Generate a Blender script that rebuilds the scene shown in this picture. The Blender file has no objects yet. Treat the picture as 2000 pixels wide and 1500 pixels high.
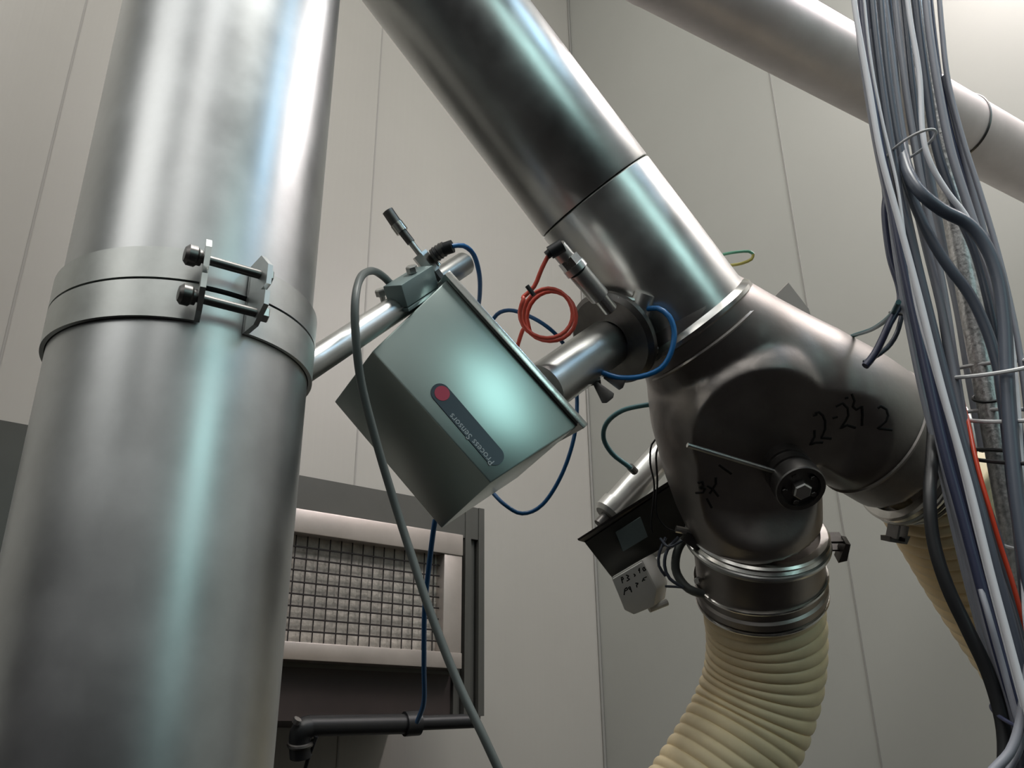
import bpy, bmesh, math, random
from mathutils import Vector as V, Matrix, noise
from mathutils.bvhtree import BVHTree
random.seed(7)
sc = bpy.context.scene
COL = sc.collection

# ------------------------------------------------------------------ camera
FPX = 1700.0
TH, RO = math.radians(23), math.radians(-0.7)
CF = V((0, math.cos(TH), math.sin(TH)))
U0 = V((0, -math.sin(TH), math.cos(TH))); R0 = V((1, 0, 0))
CR = R0*math.cos(RO) + U0*math.sin(RO)
CU = -R0*math.sin(RO) + U0*math.cos(RO)
CC = V((0, 0, 1.5))
cam = bpy.data.cameras.new('camera'); camo = bpy.data.objects.new('camera', cam)
COL.objects.link(camo)
cam.sensor_width = 36; cam.lens = 36*FPX/2000; cam.clip_start = 0.02
camo.matrix_world = Matrix(((CR.x, CU.x, -CF.x, CC.x), (CR.y, CU.y, -CF.y, CC.y), (CR.z, CU.z, -CF.z, CC.z), (0, 0, 0, 1)))
sc.camera = camo
sc.view_settings.view_transform = 'Standard'; sc.view_settings.look = 'None'
sc.view_settings.gamma = 1; sc.view_settings.exposure = 0.48
sc.cycles.use_denoising = True
sc.cycles.max_bounces = 8
sc.cycles.sample_clamp_indirect = 6

def ray(x, y): return CF + CR*((x-1000)/FPX) + CU*((750-y)/FPX)
def P(x, y, d): return CC + ray(x, y)*d
def proj(p):
    v = p-CC; d = v.dot(CF); return (1000+FPX*v.dot(CR)/d, 750-FPX*v.dot(CU)/d, d)
def camdir(x, y, z): return (CR*x + CU*y + CF*z).normalized()      # right, up, forward

# ------------------------------------------------------------------ world and lamps
w = bpy.data.worlds.new('world'); sc.world = w; w.use_nodes = True
w.node_tree.nodes['Background'].inputs[0].default_value = (0.5, 0.55, 0.6, 1)
w.node_tree.nodes['Background'].inputs[1].default_value = 0.02

def area(name, loc, target, sx, sy, power, col):
    l = bpy.data.lights.new(name, 'AREA'); l.shape = 'RECTANGLE'; l.size = sx; l.size_y = sy
    l.energy = power; l.color = col
    o = bpy.data.objects.new(name, l); COL.objects.link(o); o.location = loc
    o.rotation_euler = (V(target)-V(loc)).to_track_quat('-Z', 'Y').to_euler()
    return o
# room lamps: warm white tube high along the right wall, a cool tube beside it, a cool lamp behind the camera, ceiling lamps, plus added fill lights
def tube_lamp(name, loc, aim, along, w_, l_, power, col):
    o = area(name, loc, (0, 0, 0), w_, l_, power, col)
    z = -V(aim).normalized(); y = (V(along)-z*V(along).dot(z)).normalized(); x = y.cross(z)
    o.matrix_world = Matrix(((x.x, y.x, z.x, loc[0]), (x.y, y.y, z.y, loc[1]), (x.z, y.z, z.z, loc[2]), (0, 0, 0, 1)))
    return o
tube_lamp('lamp_right', (1.72, 1.50, 4.02), (-0.62, -0.2, -1.0), (0.616, -0.788, 0), 0.14, 1.3, 17, (1.0, 0.90, 0.87))
tube_lamp('lamp_cool', (2.0, 0.15, 4.0), (-0.8, 0.3, -1.0), (0.7, -0.7, 0), 0.10, 1.0, 4.5, (0.45, 0.74, 1.0))
area('lamp_window', (2.5, -1.8, 3.1), (0.0, 1.0, 2.0), 0.8, 1.2, 7.5, (0.60, 1.0, 0.98))
area('lamp_ceiling', (-1.3, 0.5, 5.9), (-0.6, 1.6, 1.0), 0.6, 1.5, 36, (1.0, 0.96, 0.90))
area('fill_up', (-1.6, -1.2, 4.9), (-1.7, -1.3, 6.0), 1.2, 1.2, 80, (0.94, 0.97, 1.0))  # added fill, aimed up to brighten the ceiling the duct reflects
area('fill_rear', (0.0, -1.6, 5.6), (-0.5, -5.5, 2.6), 0.6, 1.2, 55, (0.95, 0.98, 1.0))  # added wash on the unseen rear walls, as soft fill
area('fill_front', (0.95, -0.1, 6.0), (0.9, 1.7, 0.7), 0.8, 1.4, 105, (1.0, 0.98, 0.93))  # added overhead fill for the hoses and lower right wall
area('fill_left', (-2.3, -1.6, 4.1), (1.0, 2.0, 0.6), 1.6, 1.6, 11, (1.0, 0.97, 0.93))  # added low fill from the left, for hose and right wall
area('lamp_behind', (-0.25, -2.3, 4.6), (0.6, 1.8, 1.0), 0.8, 2.6, 9, (1.0, 0.97, 0.93))
area('lamp_wall', (1.62, 1.75, 4.2), (1.62, 2.4, 3.3), 0.15, 0.8, 6, (1.0, 0.93, 0.98))

# ------------------------------------------------------------------ materials
def mat(name, col, rough=0.5, metal=0.0, bump=0.0, bscale=40, vary=0.0, vscale=6, rvary=0.0, aniso=0.0, coat=0.0, stretch=None, spec=None):
    m = bpy.data.materials.new(name); m.use_nodes = True
    nt = m.node_tree; b = nt.nodes['Principled BSDF']
    b.inputs['Base Color'].default_value = (*col, 1); b.inputs['Roughness'].default_value = rough
    b.inputs['Metallic'].default_value = metal
    if spec is not None: b.inputs['Specular IOR Level'].default_value = spec
    if aniso: b.inputs['Anisotropic'].default_value = aniso
    if coat: b.inputs['Coat Weight'].default_value = coat
    tc = nt.nodes.new('ShaderNodeTexCoord'); mp = nt.nodes.new('ShaderNodeMapping')
    nt.links.new(tc.outputs['Object'], mp.inputs['Vector'])
    if stretch: mp.inputs['Scale'].default_value = stretch
    if vary or rvary:
        n = nt.nodes.new('ShaderNodeTexNoise'); n.inputs['Scale'].default_value = vscale; n.inputs['Detail'].default_value = 6
        n.inputs['Roughness'].default_value = 0.6
        nt.links.new(mp.outputs[0], n.inputs['Vector'])
        if vary:
            r = nt.nodes.new('ShaderNodeMapRange'); r.inputs[1].default_value = 0.3; r.inputs[2].default_value = 0.7
            r.inputs[3].default_value = 1-vary; r.inputs[4].default_value = 1+vary
            mx = nt.nodes.new('ShaderNodeVectorMath'); mx.operation = 'SCALE'; mx.inputs[0].default_value = col
            nt.links.new(n.outputs[0], r.inputs[0]); nt.links.new(r.outputs[0], mx.inputs['Scale'])
            nt.links.new(mx.outputs[0], b.inputs['Base Color'])
        if rvary:
            r = nt.nodes.new('ShaderNodeMapRange'); r.inputs[1].default_value = 0.3; r.inputs[2].default_value = 0.7
            r.inputs[3].default_value = rough-rvary; r.inputs[4].default_value = rough+rvary
            nt.links.new(n.outputs[0], r.inputs[0]); nt.links.new(r.outputs[0], b.inputs['Roughness'])
    if bump:
        n2 = nt.nodes.new('ShaderNodeTexNoise'); n2.inputs['Scale'].default_value = bscale; n2.inputs['Detail'].default_value = 4
        nt.links.new(mp.outputs[0], n2.inputs['Vector'])
        bp = nt.nodes.new('ShaderNodeBump'); bp.inputs['Strength'].default_value = bump; bp.inputs['Distance'].default_value = 0.01
        nt.links.new(n2.outputs[0], bp.inputs['Height']); nt.links.new(bp.outputs[0], b.inputs['Normal'])
    return m

def wall_mat(name, d, col, rib):
    m = mat(name, col, 0.42, 0, vary=0.03, vscale=1.5)
    nt = m.node_tree; b = nt.nodes['Principled BSDF']
    g = nt.nodes.new('ShaderNodeNewGeometry')
    dt = nt.nodes.new('ShaderNodeVectorMath'); dt.operation = 'DOT_PRODUCT'; dt.inputs[1].default_value = d
    nt.links.new(g.outputs['Position'], dt.inputs[0])
    ml = nt.nodes.new('ShaderNodeMath'); ml.operation = 'MULTIPLY'; ml.inputs[1].default_value = 2*math.pi/0.055
    sn = nt.nodes.new('ShaderNodeMath'); sn.operation = 'SINE'
    nt.links.new(dt.outputs['Value'], ml.inputs[0]); nt.links.new(ml.outputs[0], sn.inputs[0])
    pw = nt.nodes.new('ShaderNodeMath'); pw.operation = 'POWER'; ab = nt.nodes.new('ShaderNodeMath'); ab.operation = 'ABSOLUTE'
    nt.links.new(sn.outputs[0], ab.inputs[0]); nt.links.new(ab.outputs[0], pw.inputs[0]); pw.inputs[1].default_value = 12
    bp = nt.nodes.new('ShaderNodeBump'); bp.inputs['Strength'].default_value = rib; bp.inputs['Distance'].default_value = 0.004
    nt.links.new(pw.outputs[0], bp.inputs['Height']); nt.links.new(bp.outputs[0], b.inputs['Normal'])
    return m

M = {
 'galv': mat('galvanised_duct', (0.54, 0.555, 0.56), 0.36, 1.0, vary=0.13, vscale=9, rvary=0.04),
 'galv_dull': mat('galvanised_band', (0.55, 0.57, 0.555), 0.42, 1.0, bump=0.03, bscale=30, vary=0.12, vscale=20, rvary=0.05),
 'steel': mat('brushed_steel', (0.60, 0.605, 0.59), 0.34, 1.0, bump=0.02, bscale=30, vary=0.10, vscale=12, rvary=0.06),
 'stain': mat('stainless_valve', (0.34, 0.315, 0.30), 0.41, 1.0, bump=0.05, bscale=50, vary=0.14, vscale=10, rvary=0.06),
 'top_pipe': mat('dull_pipe_steel', (0.66, 0.62, 0.62), 0.52, 1.0, bump=0.05, bscale=30, vary=0.08, vscale=9),
 'bright': mat('polished_steel', (0.62, 0.61, 0.58), 0.25, 1.0, bump=0.03, bscale=60),
 'dark_steel': mat('dark_steel', (0.16, 0.155, 0.15), 0.4, 1.0, vary=0.2, vscale=30),
 'sensor': mat('sensor_housing', (0.42, 0.50, 0.48), 0.29, 1.0, vary=0.04, vscale=4),
 'teal_metal': mat('anodised_clamp', (0.24, 0.31, 0.31), 0.45, 0.6, vary=0.1),
 'black': mat('black_rubber', (0.012, 0.013, 0.015), 0.45),
 'black_gloss': mat('black_plastic', (0.02, 0.02, 0.025), 0.3),
 'badge': mat('navy_badge', (0.006, 0.014, 0.03), 0.35),
 'badge_red': mat('badge_red', (0.32, 0.01, 0.045), 0.4),
 'badge_text': mat('badge_lettering', (0.30, 0.34, 0.36), 0.5),
 'ink': mat('marker_ink', (0.003, 0.003, 0.003), 0.7),
 'grey_cable': mat('grey_cable', (0.12, 0.135, 0.13), 0.45),
 'mid_cable': mat('mid_grey_cable', (0.25, 0.26, 0.30), 0.4),
 'slate_cable': mat('slate_cable', (0.075, 0.09, 0.12), 0.4),
 'navy_cable': mat('navy_cable', (0.032, 0.038, 0.08), 0.4),
 'white_cable': mat('white_cable', (0.68, 0.69, 0.73), 0.4),
 'teal_cable': mat('teal_cable', (0.08, 0.20, 0.22), 0.4),
 'blue': mat('blue_cable', (0.005, 0.12, 0.34), 0.35),
 'blue_dark': mat('blue_cable_dark', (0.01, 0.09, 0.24), 0.35),
 'red': mat('red_cable', (0.62, 0.085, 0.055), 0.4),
 'orange': mat('orange_cable', (0.65, 0.06, 0.02), 0.4),
 'green': mat('green_wire', (0.12, 0.36, 0.24), 0.4),
 'yellow': mat('yellow_wire', (0.50, 0.45, 0.12), 0.4),
 'hose': mat('cream_hose', (0.88, 0.73, 0.47), 0.45, vary=0.12, vscale=9, bump=0.05, bscale=60),
 'hose_dim': mat('cream_hose_aged', (0.42, 0.33, 0.20), 0.55, vary=0.12, vscale=9),
 'white_box': mat('white_plastic', (0.78, 0.78, 0.74), 0.45, vary=0.04),
 'paper': mat('bracket_paint', (0.55, 0.51, 0.48), 0.5),
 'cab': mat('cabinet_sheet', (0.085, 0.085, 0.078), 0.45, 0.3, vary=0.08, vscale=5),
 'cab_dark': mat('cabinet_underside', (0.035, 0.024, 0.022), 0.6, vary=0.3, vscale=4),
 'frame': mat('grille_frame', (0.50, 0.45, 0.42), 0.38, 0.7, bump=0.1, bscale=8, vary=0.12, vscale=8),
 'filter': mat('filter_media', (0.44, 0.41, 0.37), 0.7, 0.0, vary=0.25, vscale=45, bump=0.4, bscale=90),
 'wire': mat('grille_wire', (0.035, 0.03, 0.03), 0.5, 0.5),
 'conduit': None,
 'tie_white': mat('white_tie', (0.7, 0.7, 0.7), 0.5),
 'floor': mat('floor_concrete', (0.008, 0.006, 0.006), 0.7, vary=0.3, vscale=2, spec=0.1),
 'ceil': mat('ceiling_panel', (0.35, 0.35, 0.34), 0.6),
}
def conduit_mat():
    m = mat('galvanised_conduit', (0.46, 0.45, 0.44), 0.4, 0.6, bump=0.12, bscale=260, vary=0.45, vscale=170, rvary=0.1)
    return m
M['conduit'] = conduit_mat()

# ------------------------------------------------------------------ mesh builder
WL = {}
class MB:
    def __init__(s): s.v = []; s.f = []
    def add(s, vs, fs):
        b = len(s.v); s.v += [V(p) for p in vs]; s.f += [[i+b for i in f] for f in fs]; return s
    def build(s, name, m, parent=None, sharp=35, flip=True, origin=None, bevel=0):
        if parent is not None: loc = WL[parent]
        elif origin is not None: loc = V(origin)
        else:
            loc = sum(s.v, V((0, 0, 0)))/len(s.v)
        me = bpy.data.meshes.new(name)
        bm = bmesh.new()
        vs = [bm.verts.new(p-loc) for p in s.v]
        for f in s.f:
            try: bm.faces.new([vs[i] for i in f])
            except ValueError: pass
        bmesh.ops.recalc_face_normals(bm, faces=bm.faces)
        if bevel:
            es = [e for e in bm.edges if len(e.link_faces) == 2 and e.calc_face_angle(0) > 0.5]
            bmesh.ops.bevel(bm, geom=es, offset=bevel, segments=2, affect='EDGES', profile=0.6)
        for f in bm.faces: f.smooth = True
        for e in bm.edges:
            if len(e.link_faces) == 2 and e.calc_face_angle(0) > math.radians(sharp): e.smooth = False
        bm.to_mesh(me); bm.free()
        o = bpy.data.objects.new(name, me); COL.objects.link(o)
        if isinstance(m, str): m = M[m]
        me.materials.append(m)
        if parent is not None: o.parent = parent
        else: o.location = loc
        WL[o] = loc
        return o

def thing(name, label, cat, loc, group=None):
    o = bpy.data.objects.new(name, None); COL.objects.link(o); o.location = loc; WL[o] = V(loc)
    o.empty_display_size = 0.05
    return tag(o, label, cat, group)
def tag(o, label, cat, group=None, kind=None):
    o['label'] = label; o['category'] = cat
    if group: o['group'] = group
    if kind: o['kind'] = kind
    return o
def structure(o): o['kind'] = 'structure'; return o

def frame(d, ref=None):
    d = V(d).normalized()
    r = V(ref) if ref is not None else (V((0, 0, 1)) if abs(d.z) < 0.9 else V((1, 0, 0)))
    u = (r - d*r.dot(d)).normalized(); return u, d.cross(u), d

def lathe(mb, p, d, prof, n=40, ref=None):
    """prof: list of (t along d, radius)"""
    u, v, d = frame(d, ref); p = V(p); b = len(mb.v); rings = []
    for t, r in prof:
        if r < 1e-6: rings.append([len(mb.v)]); mb.v.append(p+d*t); continue
        ids = []
        for i in range(n):
            a = 2*math.pi*i/n; ids.append(len(mb.v)); mb.v.append(p+d*t+(u*math.cos(a)+v*math.sin(a))*r)
        rings.append(ids)
    for A, B in zip(rings, rings[1:]):
        if len(A) == 1 and len(B) == 1: continue
        for i in range(n):
            j = (i+1) % n
            if len(A) == 1: mb.f.append([A[0], B[j], B[i]])
            elif len(B) == 1: mb.f.append([A[i], A[j], B[0]])
            else: mb.f.append([A[i], A[j], B[j], B[i]])
    return mb
def cyl(mb, a, b, r, n=24, r2=None):
    a, b = V(a), V(b); L = (b-a).length; r2 = r if r2 is None else r2
    return lathe(mb, a, b-a, [(0, 0), (0, r), (L, r2), (L, 0)], n)
def box(mb, o, x, y, z):
    """o corner, x y z full edge vectors"""
    o, x, y, z = V(o), V(x), V(y), V(z)
    return mb.add([o, o+x, o+x+y, o+y, o+z, o+x+z, o+x+y+z, o+y+z],
                  [[0, 1, 2, 3], [4, 5, 6, 7], [0, 1, 5, 4], [1, 2, 6, 5], [2, 3, 7, 6], [3, 0, 4, 7]])
def cbox(mb, c, x, y, z): return box(mb, V(c)-V(x)/2-V(y)/2-V(z)/2, x, y, z)
def spline(pts, step=0.008, closed=False):
    pts = [V(p) for p in pts]; n = len(pts); out = []
    if n == 2 and not closed:
        k = max(2, int((pts[1]-pts[0]).length/step)); return [pts[0].lerp(pts[1], i/k) for i in range(k+1)]
    rng = range(n) if closed else range(n-1)
    for i in rng:
        if closed: a, b, c, d = pts[i-1], pts[i], pts[(i+1) % n], pts[(i+2) % n]
        else:
            b, c = pts[i], pts[i+1]; a = pts[i-1] if i else b*2-c; d = pts[i+2] if i+2 < n else c*2-b
        k = max(2, int((c-b).length/step))
        for j in range(k):
            t = j/k
            out.append(0.5*((2*b)+(c-a)*t+(2*a-5*b+4*c-d)*t*t+(3*b-a-3*c+d)*t**3))
    if not closed: out.append(pts[-1])
    return out
def sweep(mb, pts, r, n=10, closed=False, ref=None, flat=None):
    """r: number or function(arc length, index)"""
    N = len(pts)
    def tan(i):
        if closed: return (pts[(i+1) % N]-pts[i-1]).normalized()
        return (pts[min(i+1, N-1)]-pts[max(i-1, 0)]).normalized()
    u, _, _ = frame(tan(0), ref); rings = []; s = 0
    for i in range(N):
        t = tan(i); u = (u-t*u.dot(t)).normalized(); v = t.cross(u)
        if i: s += (pts[i]-pts[i-1]).length
        rr = r(s, i) if callable(r) else r
        ids = []
        for k in range(n):
            a = 2*math.pi*k/n; ids.append(len(mb.v))
            mb.v.append(pts[i]+(u*math.cos(a)*(flat or 1)+v*math.sin(a))*rr)
        rings.append(ids)
    pairs = list(zip(rings, rings[1:]))
    if closed: pairs.append((rings[-1], rings[0]))
    for A, B in pairs:
        for k in range(n): mb.f.append([A[k], A[(k+1) % n], B[(k+1) % n], B[k]])
    if not closed: mb.f.append(rings[0][:]); mb.f.append(rings[-1][::-1])
    return mb
def torus(mb, c, d, R, r, n=64, m=10, ref=None, a0=0, a1=2*math.pi):
    u, v, d = frame(d, ref); c = V(c); full = abs(a1-a0-2*math.pi) < 1e-6
    k = n if full else n+1
    pts = [c+(u*math.cos(a0+(a1-a0)*i/n)+v*math.sin(a0+(a1-a0)*i/n))*R for i in range(k)]
    return sweep(mb, pts, r, m, closed=full)
def band(mb, c, d, r0, r1, z0, z1, a0, a1, ref, n=72):
    """curved strap around axis d at c between angles"""
    u, v, d = frame(d, ref); c = V(c); b = len(mb.v)
    for i in range(n+1):
        a = a0+(a1-a0)*i/n; e = u*math.cos(a)+v*math.sin(a)
        for r, z in ((r0, z0), (r1, z0), (r1, z1), (r0, z1)): mb.v.append(c+e*r+d*z)
    for i in range(n):
        for k in range(4): mb.f.append([b+4*i+k, b+4*i+(k+1) % 4, b+4*i+4+(k+1) % 4, b+4*i+4+k])
    mb.f.append([b, b+1, b+2, b+3]); e = b+4*n; mb.f.append([e+3, e+2, e+1, e]); return mb
def prism(mb, outline, ext):
    n = len(outline); vs = [V(p) for p in outline]+[V(p)+V(ext) for p in outline]
    return mb.add(vs, [list(range(n)), list(range(2*n-1, n-1, -1))]+[[i, (i+1) % n, n+(i+1) % n, n+i] for i in range(n)])
def hexbolt(mb, p, d, r, h, shank=0):
    lathe(mb, p, d, [(0, 0), (0, r), (h*0.85, r), (h, r*0.85), (h, 0)], 6)
    if shank: cyl(mb, p, V(p)-V(d).normalized()*shank, r*0.5, 10)
    return mb
def pxline(pts, dflt=None):
    return [P(p[0], p[1], p[2] if len(p) > 2 else dflt) for p in pts]
def upright(y): return 0.9205/(0.9205-0.3907*(750-y)/FPX)      # depth factor that makes a run at constant depth stand upright
def cable(name, label, pts, wpx, m, depth=1.0, group=None, cat='cable', n=8, parent=None, up=False, ends=False):
    if up: pts = [(p[0], p[1], (p[2] if len(p) > 2 else depth)*upright(p[1])) for p in pts]
    L = spline(pxline(pts, depth)); dm = depth if up else sum(proj(p)[2] for p in L)/len(L)
    if ends:
        if pts[0][1] <= 0: L = [V((L[0].x, L[0].y, 6.15))]+[L[0]+V((0, 0, 0.02*k*k)) for k in (6, 4, 2, 1)]+L
        if pts[-1][1] > 1490 or pts[-1][0] >= 2000:
            q = L[-1]; d = (L[-1]-L[-2]).normalized()
            L = L+[q+d*0.05+V((0, 0, -0.03)), q+d*0.07+V((0, 0, -0.12)), V((q.x+d.x*0.07, q.y+d.y*0.07, 0.02))]
    mb = sweep(MB(), L, wpx/2*dm/FPX, n)
    o = mb.build(name, m, parent, sharp=60)
    if parent is None: tag(o, label, cat, group)
    return o
def bvh(*objs):
    vs, fs = [], []
    for o in objs:
        b = len(vs); vs += [v.co+WL[o] for v in o.data.vertices]; fs += [[b+i for i in p.vertices] for p in o.data.polygons]
    return BVHTree.FromPolygons(vs, fs)
def hit(tree, x, y):
    h = tree.ray_cast(CC, ray(x, y).normalized()); return (h[0], h[1]) if h[0] else (None, None)
def handwriting(name, strokes, tree, wpx, parent, m='ink'):
    mb = MB()
    for st in strokes:
        pts = []
        for i in range(len(st)-1):
            for t in (0, .25, .5, .75) + ((1,) if i == len(st)-2 else ()):
                x = st[i][0]*(1-t)+st[i+1][0]*t; y = st[i][1]*(1-t)+st[i+1][1]*t
                p, nrm = hit(tree, x, y)
                if p is not None:
                    if nrm.dot(ray(x, y)) > 0: nrm = -nrm
                    pts.append(p-nrm*(wpx/2*1.4/FPX*0.55))
        if len(pts) > 1: sweep(mb, pts, wpx/2*1.4/FPX, 6)
    return mb.build(name, m, parent, sharp=80)

# ------------------------------------------------------------------ room
AZ = math.radians(52)
D1 = V((math.sin(AZ), math.cos(AZ), 0)); D2 = V((D1.y, -D1.x, 0))      # along the left wall, along the right wall
K = P(1146, 750, 4.0); K.z = 0
H = 6.2
M['wall_l'] = wall_mat('wall_panel_left', D1, (0.40, 0.385, 0.355), 0.035)
M['wall_r'] = wall_mat('wall_panel_right', D2, (0.35, 0.35, 0.325), 0.012)
M['wall_dim'] = mat('wall_panel_grey', (0.34, 0.35, 0.34), 0.5, vary=0.3, vscale=1.2)
LN = 7.0
def wallslab(name, a, b, out, m):
    structure(box(MB(), a, b-a, out*0.1, V((0, 0, H))).build(name, m))
A, B_, C_ = K-D1*LN, K-D1*LN+D2*LN, K+D2*LN
wallslab('wall_left', A, K, -D2, 'wall_l')
wallslab('wall_right', K, C_, D1, 'wall_r')
wallslab('wall_back', B_, A, -D1, 'wall_dim')
wallslab('wall_front', C_, B_, D2, 'wall_dim')
M['dark_reflect'] = mat('unseen_dark_panel', (0.035, 0.03, 0.035), 0.6, vary=0.4, vscale=1.5, spec=0.2)  # added dark panels low on the unseen rear walls, to darken duct reflections
structure(box(MB(), B_+D1*0.002, A-B_, D1*0.03, V((0, 0, 2.7))).build('dark_reflect_back', 'dark_reflect'))
structure(box(MB(), C_-D2*0.002, (B_-C_)+D1*0.04, -D2*0.03, V((0, 0, 2.7))).build('dark_reflect_front', 'dark_reflect'))
structure(box(MB(), A, K-A, D2*LN, V((0, 0, -0.1))).build('floor', 'floor'))
structure(box(MB(), A+V((0, 0, H)), K-A, D2*LN, V((0, 0, 0.1))).build('ceiling', 'ceil'))
# panel joints: thin dark grooves with a raised lip
M['joint'] = mat('panel_joint', (0.245, 0.24, 0.225), 0.6); M['joint_l'] = mat('panel_joint_left', (0.31, 0.30, 0.28), 0.5)
k = 1
for base, d, nrm, ss in ((K, -D1, D2, (1.15, 2.3, 3.45)), (K, D2, -D1, (1.165, 2.33))):
    for s in ss:
        structure(box(MB(), base+d*(s-0.003), d*0.006, nrm*0.002, V((0, 0, H))).build('trim_%d' % k, 'joint' if d == D2 else 'joint_l')); k += 1
structure(cyl(MB(), K+(D2-D1)*0.006, K+(D2-D1)*0.006+V((0, 0, H)), 0.006, 8).build('trim_%d' % k, 'joint'))

# ------------------------------------------------------------------ vertical duct
KS = 0.84
DC = V((-0.404, 0.9735, 0))*KS; DR = 0.15*KS
def duct_hit(x, y, r=DR):
    e = ray(x, y); c = CC-DC; a = e.x**2+e.y**2; b = 2*(e.x*c.x+e.y*c.y); q = c.x**2+c.y**2-r*r
    t = (-b-math.sqrt(max(0, b*b-4*a*q)))/(2*a); return CC+e*t
REF = (CC-DC); REF.z = 0; REF.normalize()            # angle zero faces the camera
def dang(p):
    u, v, d = frame((0, 0, 1), REF); q = p-DC; return math.atan2(q.dot(v), q.dot(u))
RB = DR+0.006*KS
zt = duct_hit(372, 487, RB).z; zm = duct_hit(345, 546, RB).z; zb = duct_hit(370, 624, RB).z
lo = lathe(MB(), DC+V((0, 0, 0.0)), (0, 0, 1), [(0, 0), (0, DR), (zm-0.004, DR), (zm-0.004, 0)], 128)
o = lo.build('lower_duct', 'galv', origin=DC); tag(o, 'lower length of the big vertical galvanised duct, below the bolted band clamp', 'duct')
up = lathe(MB(), DC, (0, 0, 1), [(zm+0.002, 0), (zm+0.002, DR-0.001), (H, DR-0.001), (H, 0)], 128)
duct_up = up.build('upper_duct', 'galv', origin=DC+V((0, 0, zm))); tag(duct_up, 'upper length of the big vertical galvanised duct, shiny, above the bolted band clamp', 'duct')
aL, aR = dang(duct_hit(388, 560)), dang(duct_hit(478, 604))
if aR < aL: pass
cl = thing('band_clamp', 'wide galvanised band clamp with two long bolts around the big vertical duct', 'clamp', DC+V((0, 0, zb)))
T2 = 2*math.pi
g0, g1 = min(aL, aR), max(aL, aR)
for nm, z0, z1 in (('upper_strap', zm+0.0012, zt), ('lower_strap', zb, zm-0.0012)):
    band(MB(), DC, (0, 0, 1), DR+0.0010, DR+0.005, z0, z1, g1, g0+T2, REF, 120).build(nm, 'galv_dull', cl)
u, v, _ = frame((0, 0, 1), REF)
def dpt(a, r, z): return DC+(u*math.cos(a)+v*math.sin(a))*r+V((0, 0, z))
def dtan(a): return -u*math.sin(a)+v*math.cos(a)
hz = zt-zb
for a, sgn in ((aL, 1), (aR, -1)):
    t = dtan(a); tt = t if aR > aL else -t
    e = (u*math.cos(a)+v*math.sin(a)); z = V((0, 0, 1)); mb = MB()
    o0 = dpt(a, DR+0.002, zb)
    wdt = 0.042*KS
    prism(mb, [o0, o0+e*wdt*0.55+z*0.002, o0+e*wdt+z*0.018, o0+e*wdt+z*(hz*0.45), o0+e*wdt*0.75+z*hz*0.5, o0+e*wdt+z*(hz*0.55), o0+e*wdt+z*(hz-0.012), o0+e*wdt*0.55+z*(hz+0.004), o0+z*hz], t*0.005)
    mb.build('lug', 'galv_dull', cl)
for z in (zb+hz*0.20, zb+hz*0.76):
    a_, b_ = dpt(aL, DR+0.022, z), dpt(aR, DR+0.022, z)
    d = (b_-a_).normalized()
    bt = cyl(MB(), a_-d*0.006, b_+d*0.008, 0.0044, 12).build('bolt', 'dark_steel', cl)
    lathe(MB(), a_-d*0.020, d, [(0.002, 0), (0.003, 0.0067), (0.006, 0.0097), (0.013, 0.0097), (0.015, 0.0076), (0.018, 0.0076), (0.018, 0)], 12).build('bolt_head', 'dark_steel', bt)
    hexbolt(MB(), b_+d*0.005, d, 0.0076, 0.007).build('nut', 'steel', bt)

# ------------------------------------------------------------------ diagonal pipe
DP = V((0.186, 1.155, 2.223)); DD = V((-0.603, -0.351, 0.717)).normalized(); PR = 0.1
def dp(t): return DP+DD*t
t_seam = None
def t_at(x, y):      # axis parameter where the ring seen at silhouette (x,y) sits
    best = None
    for i in range(-400, 900):
        t = i/1000; q = proj(dp(t)); q2 = proj(dp(t+0.01)); dx, dy = q2[0]-q[0], q2[1]-q[1]
        e = abs((x-q[0])*dx+(y-q[1])*dy)/math.hypot(dx, dy)
        if best is None or e < best[0]: best = (e, t)
    return best[1]
ts = t_at(1262, 308); tb = t_at(1462, 550)
dgp = lathe(MB(), dp(0), DD, [(ts+0.0012, 0), (ts+0.0012, PR-0.001), (ts+0.003, PR), (0.565, PR)], 96)
sweep(dgp, spline([dp(0.50), dp(0.565), V((-0.178, 0.972, 2.70)), V((-0.185, 0.982, 2.78)), V((-0.185, 0.985, 2.95)), V((-0.185, 0.985, H-0.01))], 0.01)[5:], PR, 72)
dgp.build('diagonal_pipe', 'steel', origin=dp(ts))
tag(bpy.data.objects['diagonal_pipe'], 'long upper length of the fat steel pipe slanting up to the left behind the duct', 'pipe')
sp = thing('pipe_spool', 'short lower length of the slanting steel pipe, between the thin seam and the valve', 'pipe', dp(tb))
lathe(MB(), dp(0), DD, [(tb+0.004, 0), (tb+0.004, PR+0.002), (tb+0.02, PR), (ts-0.0025, PR), (ts-0.0008, PR-0.002), (ts-0.0008, 0)], 96).build('pipe_wall', 'steel', sp)
fb = MB()
lathe(fb, dp(0), DD, [(tb-0.004, 0.09), (tb-0.006, PR+0.004), (tb-0.003, PR+0.009), (tb+0.003, PR+0.009), (tb+0.009, PR+0.004), (tb+0.014, PR-0.002)], 96)
fb.build('bead_ring', 'bright', sp)

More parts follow.
